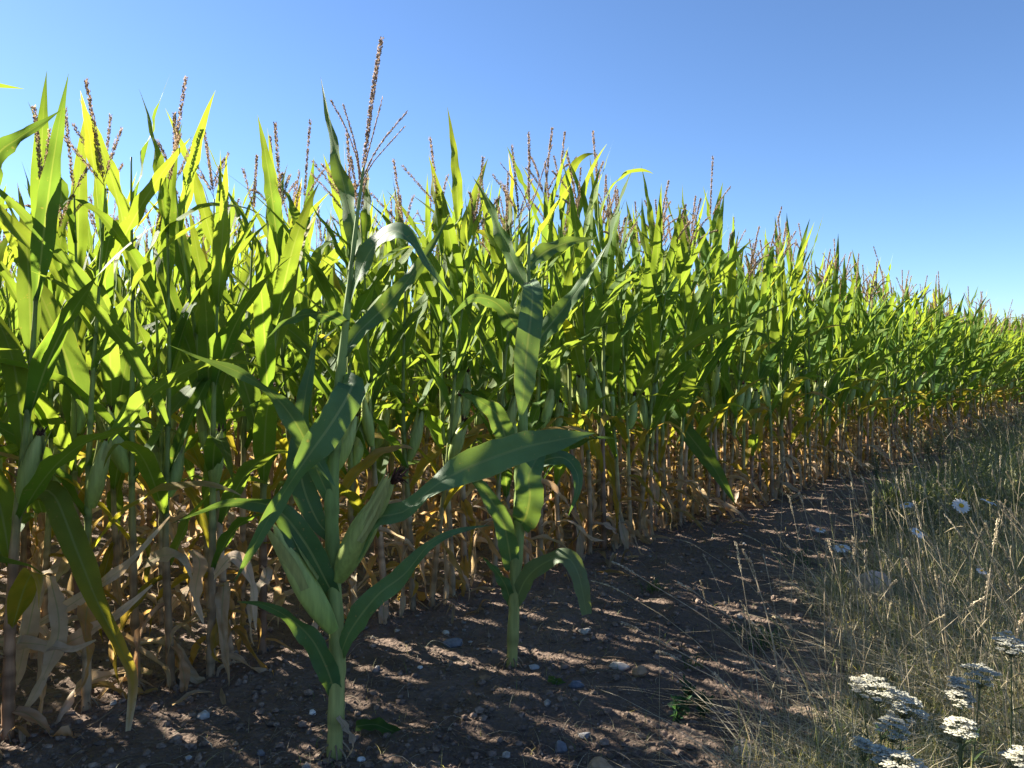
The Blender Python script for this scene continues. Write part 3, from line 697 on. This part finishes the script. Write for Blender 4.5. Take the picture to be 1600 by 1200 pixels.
for k in range(420):       # shed dry leaf scraps under the first rows
    t_ = rc.uniform(-1, 12) ; p = rowpt(t_, rc.uniform(-1.6, .35)); nn = 7; L_ = rc.uniform(.08, .35); a = rc.uniform(0, 6.28); q = np.linspace(0, 1, nn)
    aa = a + rc.normal(0, .8) * q; xy = p + np.cumsum(np.stack([np.cos(aa), np.sin(aa)], -1), 0) * L_ / nn
    C = np.stack([xy[:, 0], xy[:, 1], gz(xy[:, 0], xy[:, 1]) + .008 + rc.uniform(.0, .07) * np.sin(q * pi)], -1)
    ro = rc.uniform(-1, 1) + rc.normal(0, 1) * q; S = np.stack([-np.sin(aa) * np.cos(ro), np.cos(aa) * np.cos(ro), np.sin(ro)], -1)
    A.add(strip(C, S, leaf_width(q, rc.uniform(.015, .045), .7), rc.uniform(.3, 1), 2, colour=sen_ramp(GREENS[0], np.array(rc.uniform(.75, 1.0))) * rc.uniform(.5, 1), rng=rc))
kind(bp('leaf_litter', A.piece(), M_DRY), 'stuff', 'shed dry maize leaf scraps lying under the first rows')

def stone(px, py, wpx, hpx, colr, label, flat=.6, seed=0):
    d = CAM_H * FPX / (py - 560); p = at(px, py, d); r = np.random.default_rng(seed + int(px)); V = ICO2[0].copy(); w = wpx / FPX * d / 2; h = hpx / FPX * d / 2
    V = V * (1 + .42 * (vnoise(V[:, 0] * 1.7 + px, V[:, 1] * 1.7 + V[:, 2] * 2.1, seed) - .5) + .08 * (r.random(len(V)) - .5))[:, None]
    for k in range(5):
        nrm = norm(r.normal(0, 1, 3)); dd = V @ nrm; lim = r.uniform(.55, .8); V = V - np.maximum(dd - lim, 0)[:, None] * nrm * .9
    V = V * np.array([w, w * r.uniform(.6, .9), max(h, w * .35)]); c = np.asarray(colr) * r.uniform(.85, 1.15, (len(V), 1))
    o = build('stone', V, None, ICO2[1], M_STONE, None, c, smooth_sh=False)
    o.location = (p[0], p[1], float(gz(p[0], p[1])) + h * .35); o.rotation_euler = (0, 0, r.uniform(-.5, .5)); tag(o, label, 'stone', 'stones on the bare soil')
    return o
GREY, PALE, TAN_, BLU, WHI = (.17, .17, .18), (.40, .36, .31), (.34, .22, .13), (.12, .135, .16), (.62, .60, .57)
for a in [(706, 1012, 36, 20, GREY, 'grey oval stone on the soil between the two stray maize plants'),
          (968, 1050, 34, 14, PALE, 'flat pale stone right of the slim stray maize plant'),
          (1000, 1064, 28, 20, TAN_, 'orange tan stone beside the flat pale stone'),
          (900, 1080, 24, 18, BLU, 'dark bluish stone low centre on the soil'),
          (914, 1000, 22, 12, PALE, 'small pale stone behind the slim stray plant, near the row'),
          (488, 1112, 12, 11, WHI, 'tiny white pebble left of the tall stray plant stalk'),
          (657, 1053, 10, 6, WHI, 'tiny cream pebble below the grey oval stone'),
          (876, 1172, 26, 20, GREY, 'grey angular stone near the bottom edge, centre'),
          (914, 1152, 22, 12, GREY, 'long grey stone near the bottom edge, right of centre'),
          (938, 1196, 60, 22, TAN_, 'brown tan rock at the bottom edge of the picture'),
          (564, 1192, 14, 8, WHI, 'small white stone at the bottom edge by the tall stray stalk'),
          (408, 1176, 14, 12, GREY, 'small grey stone at bottom left of the tall stray plant'),
          (620, 988, 10, 7, PALE, 'tiny pale pebble behind the tall stray plant, by the dry leaves'),
          (697, 993, 14, 8, PALE, 'small pale pebble just behind the grey oval stone'),
          (1165, 1186, 46, 26, PALE, 'pale rock at the grass edge, bottom of the picture'),
          (590, 1050, 12, 16, GREY, 'small upright grey stone right of the tall stray stalk'),
          (1362, 955, 66, 100, (.42, .31, .25), 'large pale pinkish rock half hidden in the verge grass')]: stone(*a)
A = Acc()
P = scatter_ground(120, rc, o_lo=-3.6, o_hi=-1.0)
for x, y in P:
    s = min(.006 * (1 - rc.random()) ** -.5, .024); V = ICO_V * (1 + .5 * (rc.random((12, 1)) - .5)) * s * np.array([1.2, .9, .7]); c = np.array([GREY, PALE, TAN_, WHI, PALE][rc.integers(5)]) * rc.uniform(.5, .95)
    A.add((V + np.array([x, y, float(gz(x, y)) + s * .2]), None, ICO_F, np.broadcast_to(c, (12, 3)), None))
kind(bp('pebbles', A.piece(), M_STONE, smooth_sh=False), 'stuff', 'small pale and grey pebbles strewn over the soil')

for pts, label in [([(556, 1143, 0), (585, 1140, 0), (612, 1150, 0), (640, 1160, 0)], 'torn green leaf piece on the soil right of the tall stray stalk'),
                   ([(856, 1068, 0), (872, 1074, 0), (890, 1082, 0)], 'short green leaf scrap beside the dark bluish stone')]:
    d = CAM_H * FPX / (pts[0][1] - 560); p = hero_leaf([(a, b - 8, -.02) for a, b, c in pts], d, 22 if len(pts) > 3 else 14, [60, 60, 70, 60], [.8, 1, .9, .3], n=14, nu=4, green=GL)
    c0 = p[0].mean(0); o = bp('fallen_leaf', (p[0] - c0,) + p[1:], M_LEAF); o.location = c0; tag(o, label, 'leaf')

# ------------------------------------------------------------------ verge: grass, seeding stems, weeds
def blades(P, H, W, lean_a, lean, colr, nseg=4, rng=RG, z0=None, curl=1.8):
    n = len(P); t = np.linspace(0, 1, nseg + 1)
    d = np.stack([np.cos(lean_a), np.sin(lean_a)], -1); side = np.stack([-d[:, 1], d[:, 0]], -1)
    tw = rng.uniform(-1.2, 1.2, n); side = side * np.cos(tw)[:, None] + d * np.sin(tw)[:, None]
    z0 = gz(P[:, 0], P[:, 1]) if z0 is None else z0
    hor = (lean * H)[:, None] * t[None] ** curl; ver = H[:, None] * (t[None] - .35 * (np.clip(lean, 0, 1.6)[:, None] * t[None] ** 2.5))
    C = np.stack([P[:, None, 0] + d[:, None, 0] * hor, P[:, None, 1] + d[:, None, 1] * hor, z0[:, None] + ver - .01], -1)
    w = (W[:, None] * (1 - t[None] ** 1.6 * .95))[..., None] * .5
    S = np.concatenate([side, np.zeros((n, 1))], 1)[:, None]
    V = np.stack([C - S * w, C + S * w], 2).reshape(-1, 3); m = 2 * (nseg + 1)
    q = grid_quads(nseg + 1, 2); Q = (q[None] + m * np.arange(n)[:, None, None]).reshape(-1, 4)
    return V, Q, None, np.repeat(colr, m, axis=0), np.full((len(V), 2), .25)
rg = np.random.default_rng(33)
def verge_points(n, rng, ymin, ymax, o_lo, o_hi, power, thr=0.25):
    out = []
    while len(out) < n:
        Pq = scatter_ground(n * 2, rng, ymin, ymax, o_lo, o_hi, power); k = verge(Pq[:, 0], Pq[:, 1]) > thr + .5 * rng.random(len(Pq)); out += list(Pq[k])
    return np.array(out[:n])
GC = np.array([(.085, .125, .035), (.12, .145, .045), (.23, .23, .12), (.36, .32, .21), (.44, .40, .29), (.055, .095, .03)]) * 1.3
def grass_cols(n, dry): 
    k = np.where(rg.random(n) < dry, rg.integers(2, 5, n), np.where(rg.random(n) < .5, 0, np.where(rg.random(n) < .5, 1, 5))); return GC[k] * rg.uniform(.65, 1.3, (n, 1))
A = Acc()
P = verge_points(36000, rg, 1.3, 14, -2.2, 5.0, 1.7); n = len(P); hm = .55 + .9 * vnoise(P[:, 0] * 1.4, P[:, 1] * 1.4, 14)
A.add(blades(P, rg.uniform(.10, .34, n) * hm, rg.uniform(.0015, .0036, n), rg.uniform(0, 6.28, n), rg.uniform(.1, 1.2, n), grass_cols(n, .68), rng=rg))
P = verge_points(12000, rg, 6, 40, -2.8, 5.0, 1.4); n = len(P)
A.add(blades(P, rg.uniform(.15, .42, n), rg.uniform(.006, .014, n), rg.uniform(0, 6.28, n), rg.uniform(.1, .9, n), grass_cols(n, .35), 3, rng=rg))
P = np.stack([rg.uniform(-3, 5, 6000), rg.uniform(-4, 1.6, 6000)], -1); P = P[off_of(P[:, 0], P[:, 1]) > -1.2]; n = len(P)
A.add(blades(P, rg.uniform(.08, .22, n), rg.uniform(.003, .006, n), rg.uniform(0, 6.28, n), rg.uniform(.1, .9, n), grass_cols(n, .4), 3, rng=rg))
P = scatter_ground(900, rg, 2.2, 9, -2.7, -1.4, 1.4); n = len(P)   # thin seedlings on the bare soil
A.add(blades(P, rg.uniform(.02, .09, n), rg.uniform(.0015, .003, n), rg.uniform(0, 6.28, n), rg.uniform(.3, 1.4, n), grass_cols(n, .6), 3, rng=rg))
P = verge_points(5000, rg, 1.4, 10, -2.0, 4.0, 1.6); n = len(P)     # bent and fallen straw
A.add(blades(P, rg.uniform(.15, .4, n), rg.uniform(.002, .005, n), rg.normal(3.4, 1.2, n), rg.uniform(1.2, 2.6, n), GC[rg.integers(3, 5, n)] * rg.uniform(.7, 1.15, (n, 1)), 5, rng=rg, curl=1.3))
kind(bp('grass', A.piece(), M_GRASS), 'stuff', 'mixed green and straw coloured grass on the field verge')

def seed_stem(rng, H, lean, la, head, dens, lod=1):
    """a grass culm with a seed head; origin at its base"""
    n = 7; t = np.linspace(0, 1, n); d = np.array([cos(la), sin(la), 0]); cv = rng.uniform(1.2, 2.2)
    C = d * (lean * H * t ** cv)[:, None] + np.array([0, 0, 1.0]) * (H * (t - .25 * lean * t ** 2.5))[:, None]
    c = np.array([(.44, .37, .24), (.54, .46, .32), (.32, .31, .16)][rng.integers(3)]) * rng.uniform(.8, 1.2)
    st = tube(C, np.linspace(.0017, .0009, n), 3, c, False); ax = norm(C[-1] - C[-2]); hp = np.array([C[-1] + ax * head * q + np.array([0, 0, -.15]) * head * q * q for q in (0, .33, .66, 1)])
    fat = rng.uniform(.0016, .0036) ; hd = spike(rng, hp, fat, dens, c)
    return st, hd
A = Acc(); protos_s = [seed_stem(rg, rg.uniform(.4, .8), rg.uniform(.05, .7), 0, rg.uniform(.05, .11), 420) for _ in range(14)]
P = verge_points(780, rg, 2.3, 13, -2.2, 3.5, 1.3, .02)
for x, y in P:
    st, hd = protos_s[rg.integers(14)]; a = rg.normal(3.5, 1.0); M_ = rotz(a) * rg.uniform(.7, 1.1); o = np.array([x, y, float(gz(x, y))])
    for p in (st, hd): A.add((p[0] @ M_.T + o,) + p[1:])
kind(bp('seeding_grass', A.piece(), M_LITTER), 'stuff', 'dry flowering grass stems standing through the verge')

# single seeding stalks that stand out against the soil: (base px, base py, tip px, tip py, depth, head length)
def culm(bx, by, tx, ty, head, label, fat=.0042):
    d = CAM_H * FPX / (by - 560); b = at(bx, by, d); b[2] = float(gz(b[0], b[1])); tip = at(tx, ty, d - .05) - b; r = np.random.default_rng(int(bx * 7 + tx))
    root = empty('grass_stalk', tuple(b)); mid = tip * .5 + np.array([-.12 * tip[0], .02, .05 * tip[2]]); C = spline([np.zeros(3), mid, tip], 10)
    c = np.array((.55, .46, .33)) * r.uniform(.8, 1.15); bp('stem', tube(C, np.linspace(.0026, .0015, 10), 4, c, False), M_LITTER, root)
    ax = norm(C[-1] - C[-2]); hp = np.array([C[-1] + ax * head * q + np.array([0, 0, -.12]) * head * q * q for q in (-.05, .33, .66, 1)])
    bp('seed_head', spike(r, hp, fat, 700, c * 1.05), M_LITTER, root); tag(root, label, 'grass stalk', 'dry grass stalks leaning over the soil')
LB = 'thin dry grass stalk leaning left over the soil'
LC = 'upright dry grass stalk beside the large rock'
LD = 'dry grass stalk among the white yarrow'
CULMS = [(1240, 1120, 990, 895, .09, LB), (1230, 1080, 1085, 925, .08, LB), (1215, 1050, 1170, 880, .07, LB), (1235, 1000, 1245, 850, .09, LB), (1200, 1150, 1000, 985, .07, LB),
          (1250, 1180, 1060, 1030, .08, LB), (1300, 1090, 1240, 985, .10, LB), (1225, 1110, 1180, 900, .08, LB), (1290, 1050, 1290, 880, .09, LC), (1345, 1020, 1335, 870, .11, LC), (1330, 1030, 1300, 865, .08, LC),
          (1375, 1010, 1365, 885, .08, LC), (1355, 1030, 1352, 880, .07, LC), (1420, 1000, 1405, 860, .08, LC), (1470, 1060, 1425, 900, .09, LC), (1310, 1060, 1255, 790, .06, LB),
          (1570, 1190, 1590, 990, .08, LD), (1520, 1170, 1540, 930, .10, LD), (1320, 1190, 1280, 1110, .09, LD), (1180, 1190, 1130, 1070, .07, LB), (1490, 1120, 1470, 930, .09, LD), (1390, 1000, 1350, 760, .06, LC),
          (1275, 1150, 1190, 990, .08, LB), (1460, 960, 1415, 800, .07, LC)]
seen = {}
for a in sorted(CULMS, key=lambda a: a[2]):
    seen[a[5]] = seen.get(a[5], 0) + 1; culm(*a[:5], a[5] + f', {ordinal(seen[a[5]])} from the left')

# green tufts and weeds
def tuft(px, py, h, nb, label, spread=.06):
    d = CAM_H * FPX / (py - 560); b = at(px, py, d); r = np.random.default_rng(int(px)); Pq = r.normal(0, spread * .4, (nb, 2))
    p = blades(Pq, h * r.uniform(.5, 1.1, nb), r.uniform(.003, .006, nb), r.uniform(0, 6.28, nb), r.uniform(.3, 1.3, nb), np.array((.05, .11, .03)) * r.uniform(.7, 1.4, (nb, 1)), 5, r, np.zeros(nb))
    o = bp('grass_tuft', p, M_GRASS); o.location = (b[0], b[1], float(gz(b[0], b[1]))); tag(o, label, 'grass tuft', 'green tufts on the bare soil')
tuft(1195, 1010, .22, 60, 'green grass tuft on bare soil, middle right', .1); tuft(1025, 925, .12, 40, 'small green tuft on soil near the maize row', .07)
tuft(1250, 880, .2, 45, 'dark green tuft at the verge edge below the maize', .1); tuft(1085, 1050, .10, 25, 'short sparse green tuft below the leaning dry stalks', .06); tuft(1150, 985, .1, 24, 'thin green tuft just left of the middle right tuft', .06)

def weed(loc, h, nbr, r, label, colr=(.045, .085, .035), cat='weed'):
    root = empty('weed', loc); A = Acc(); B = Acc()
    for k in range(nbr):
        a = r.uniform(0, 6.28); sp = r.uniform(.1, .6); C = spline([(0, 0, 0), (cos(a) * sp * h * .3, sin(a) * sp * h * .3, h * .45), (cos(a) * sp * h * .7, sin(a) * sp * h * .7, h * r.uniform(.75, 1.05))], 7)
        A.add(tube(C, np.linspace(.002, .0008, 7), 3, (.09, .11, .045), False)); m = 16; s = r.uniform(.25, 1, m); idx = (s * 6).astype(int).clip(0, 5); ctr = C[idx] + (C[idx + 1] - C[idx]) * (s * 6 - idx)[:, None]
        dv = norm(r.normal(0, 1, (m, 3)) + np.array([0, 0, .4])); l = r.uniform(.015, .035, (m, 1)); sd = norm(np.cross(dv, r.normal(0, 1, (m, 3)))) * l * .22
        V = np.stack([ctr, ctr + dv * l * .5 + sd, ctr + dv * l, ctr + dv * l * .5 - sd], 1).reshape(-1, 3)
        B.add((V, np.arange(4 * m).reshape(-1, 4), None, np.repeat(np.asarray(colr) * r.uniform(.6, 1.4, (m, 1)), 4, axis=0), np.full((4 * m, 2), .25)))
    bp('stems', A.piece(), M_STEM, root); bp('foliage', B.piece(), M_GRASS, root); tag(root, label, cat, 'bushy weeds on the verge'); return root
rw = np.random.default_rng(5)
spots = []
for k in range(44):
    while True:
        t_ = rw.uniform(4, 17); p = rowpt(t_, rw.uniform(.4, 2.0) if t_ > 7 else rw.uniform(1.3, 2.2))
        if p[0] / p[1] < .665: break
    spots.append((p[0] / p[1], p[0], p[1]))
for k, (q, x, y) in enumerate(sorted(spots)):
    weed((x, y, float(gz(x, y))), rw.uniform(.3, .6), 16, rw, f'bushy grey green weed on the verge, {ordinal(k + 1)} from the left' if q < .667 else 'bushy weed on the verge past the right picture edge', (.17, .185, .115))
for px, py, wl in ((1075, 1110, 'hindmost'), (1100, 1130, 'rightmost'), (1060, 1135, 'nearest')):
    d = CAM_H * FPX / (py - 560); b = at(px, py, d); weed((b[0], b[1], float(gz(b[0], b[1]))), .09, 8, rw, f'low dark green weed at the bottom, {wl} of three left of the grass', (.03, .09, .045))

# ------------------------------------------------------------------ yarrow and daisies
def yarrow(heads, label, foot):
    """heads: (px, py, width px, depth)"""
    d0 = heads[0][3]; r = np.random.default_rng(int(heads[0][0])); b = at(foot, 700, d0); b = np.array([b[0], d0 + .02, float(gz(b[0], d0 + .02))]); root = empty('yarrow', tuple(b))
    for (px, py, w, d) in heads:
        c = at(px, py, d) - b; rad = w / FPX * d / 2
        C = spline([(r.normal(0, .01), r.normal(0, .01), 0), c * np.array([.55, .55, .5]), c - np.array([0, 0, .05])], 9)
        bp('stem', tube(C, np.linspace(.0028, .0018, 9), 5, (.11, .13, .06), False), M_STEM, root)
        A = Acc(); B = Acc(); ng = int(12 + rad * 420)
        for k in range(ng):          # clusters of florets on short rays
            q = rad * math.sqrt((k + .5) / ng); a = k * 2.4 + r.normal(0, .15); g = c + np.array([cos(a) * q, sin(a) * q, -.45 * q * q / rad - .22 * sin(a) * -q + r.normal(0, .005)])
            A.add(tube(spline([C[-1], C[-1] * .4 + g * .6 - np.array([0, 0, .012]), g], 4), .0009, 3, (.12, .14, .07), False))
            for f in range(11):
                fa = f * 2.4; fr = .0095 * math.sqrt((f + .5) / 11); fc = g + np.array([cos(fa) * fr, sin(fa) * fr, r.normal(0, .0012) - fr * .15]); m = 6; an = np.arange(m) / m * 2 * pi + fa; s = r.uniform(.0029, .0041)
                ring = fc + np.stack([np.cos(an) * s, np.sin(an) * s, np.where(np.arange(m) % 2, -.0006, .0004)], -1); V = np.concatenate([ring, [fc + (0, 0, .0014)]]); cl = np.array((.68, .66, .58)) * r.uniform(.65, 1.1)
                B.add((V, None, np.array([(j, (j + 1) % m, m) for j in range(m)]), np.concatenate([np.tile(cl, (m, 1)), [cl * (.8, .76, .5)]]), None))
        h = bp('flower_head', B.piece(), M_PETAL, root); bp('rays', A.piece(), M_STEM, h)
        L_ = Acc()
        for k in range(10):         # feathery stem leaves
            s = r.uniform(.1, .85); i = int(s * 8); p = C[i]; a = r.uniform(0, 6.28); q = np.linspace(0, 1, 6)[:, None]; l = r.uniform(.04, .08)
            Cc = p + np.array([cos(a), sin(a), .6]) * q * l - np.array([0, 0, .4]) * q * q * l; L_.add(strip(Cc, np.tile([-sin(a), cos(a), 0], (6, 1)), np.linspace(.008, .002, 6), .3, 2, colour=(.05, .085, .03), rng=r, jag=.9))
        bp('feathery_leaves', L_.piece(), M_GRASS, root)
    tag(root, label, 'yarrow', 'white yarrow plants in the verge')
yarrow([(1372, 1068, 62, 1.95), (1412, 1090, 66, 1.93), (1395, 1127, 46, 1.86), (1346, 1064, 30, 1.98)], 'largest white yarrow clump in the lower right grass', 1395)
yarrow([(1410, 1186, 84, 1.72), (1350, 1158, 22, 1.8), (1378, 1172, 22, 1.76)], 'white yarrow cut by the bottom edge, below the largest clump', 1405)
yarrow([(1500, 1128, 46, 1.85)], 'single white yarrow head tilted right of the largest clump', 1500)
yarrow([(1532, 1044, 48, 2.02), (1500, 1082, 36, 1.98), (1497, 1062, 22, 2.0)], 'branched white yarrow with three heads near the right edge', 1515)
yarrow([(1580, 998, 48, 2.15)], 'white yarrow head high at the right picture edge', 1588)
yarrow([(1592, 1176, 44, 1.78)], 'white yarrow head in the bottom right corner', 1592)

def daisy(px, py, rpx, d, label, face):
    c = at(px, py, d); r = np.random.default_rng(int(px)); b = np.array([c[0] + .03, c[1] + .04, 0]); b[2] = float(gz(b[0], b[1])); root = empty('oxeye_daisy', tuple(b)); c = c - b
    f = norm(np.asarray(face, float)); s1 = norm(np.cross(f, [.1, .2, 1])); s2 = np.cross(f, s1); R_ = rpx / FPX * d
    bp('stem', tube(spline([(0, 0, 0), c * np.array([.8, .3, .55]), c - f * .012 - np.array([0, 0, .004]), c], 9), .0014, 5, (.10, .13, .05), False), M_STEM, root)
    for k in range(15):
        a = k / 15 * 2 * pi; o = s1 * cos(a) + s2 * sin(a); q = np.linspace(.25, 1, 5); C = c + o * (R_ * q)[:, None] + f * (-.15 * R_ * q ** 2 * r.uniform(.2, 1.6))[:, None]
        bp('petal', strip(C, np.tile(np.cross(f, o), (5, 1)), R_ * .34 * np.array([.6, .95, 1, .85, .35]), .1, 2, colour=(.66, .66, .64), rng=r), M_PETAL, root)
    V = ICO2[0] * R_ * .3; V = V[:, :1] * s1 + V[:, 1:2] * s2 + V[:, 2:] * f * .45 + c + f * .002
    bp('disc', (V, None, ICO2[1], np.tile((.48, .29, .02), (len(V), 1)), None), M_DISC, root); tag(root, label, 'daisy', 'oxeye daisies in the verge')
daisy(1502, 790, 13, 4.0, 'oxeye daisy facing the camera in the right grass', (-.1, -.8, .6)); daisy(1417, 788, 11, 4.2, 'oxeye daisy seen from the side, left of the facing daisy', (-.3, -.1, 1))
daisy(1433, 831, 12, 3.6, 'drooping oxeye daisy below the side facing daisy', (.2, -.4, .7)); daisy(1315, 855, 13, 4.0, 'oxeye daisy at the edge of the soil, leftmost of the daisies', (-.2, -.25, 1))
daisy(1534, 892, 8, 3.3, 'small white daisy low in the right grass', (.1, -.4, .9)); daisy(1545, 783, 13, 3.9, 'withered white daisy just right of the facing daisy', (.3, -.1, .9))
daisy(1282, 828, 8, 4.6, 'tiny distant daisy above the leftmost daisy', (0, -.3, 1))

# ------------------------------------------------------------------ far tree beyond the field, right edge
def far_tree(x, y, h, r, label):
    root = empty('tree', (x, y, 0)); A = Acc(); A.add(tube(spline([(0, 0, 0), (.1, 0, h * .25), (0, .1, h * .6)], 8), np.linspace(.35, .08, 8), 8, (.06, .045, .035), False))
    for k in range(7):
        a = k * 2.4; A.add(tube(spline([(0, 0, h * .25), (cos(a) * h * .15, sin(a) * h * .15, h * .5), (cos(a) * h * .26, sin(a) * h * .26, h * .7)], 6), np.linspace(.12, .03, 6), 5, (.06, .045, .035), False))
    bp('trunk', A.piece(), M_BARK, root); m = 5200; cl = norm(r.normal(0, 1, (34, 3))) * (r.random((34, 1)) ** .4) * np.array([h * .34, h * .34, h * .32]) + np.array([0, 0, h * .62])
    ctr = cl[r.integers(34, size=m)] + r.normal(0, h * .06, (m, 3)); s = r.uniform(.06, .16, (m, 1)); a = norm(r.normal(0, 1, (m, 3))) * s; b = norm(np.cross(a, r.normal(0, 1, (m, 3)))) * s * .7
    V = np.stack([ctr - a, ctr + b, ctr + a, ctr - b], 1).reshape(-1, 3); bp('crown', (V, np.arange(4 * m).reshape(-1, 4), None, np.repeat(np.array((.035, .06, .022)) * r.uniform(.5, 1.5, (m, 1)), 4, axis=0), np.full((4 * m, 2), .25)), M_GRASS, root)
    tag(root, label, 'tree', 'trees beyond the field')
rt = np.random.default_rng(8)
far_tree(61, 92, 6.2, rt, 'dark distant tree behind the maize tops at the right edge'); far_tree(69, 96, 5.6, rt, 'distant tree beyond the field, just past the right picture edge')
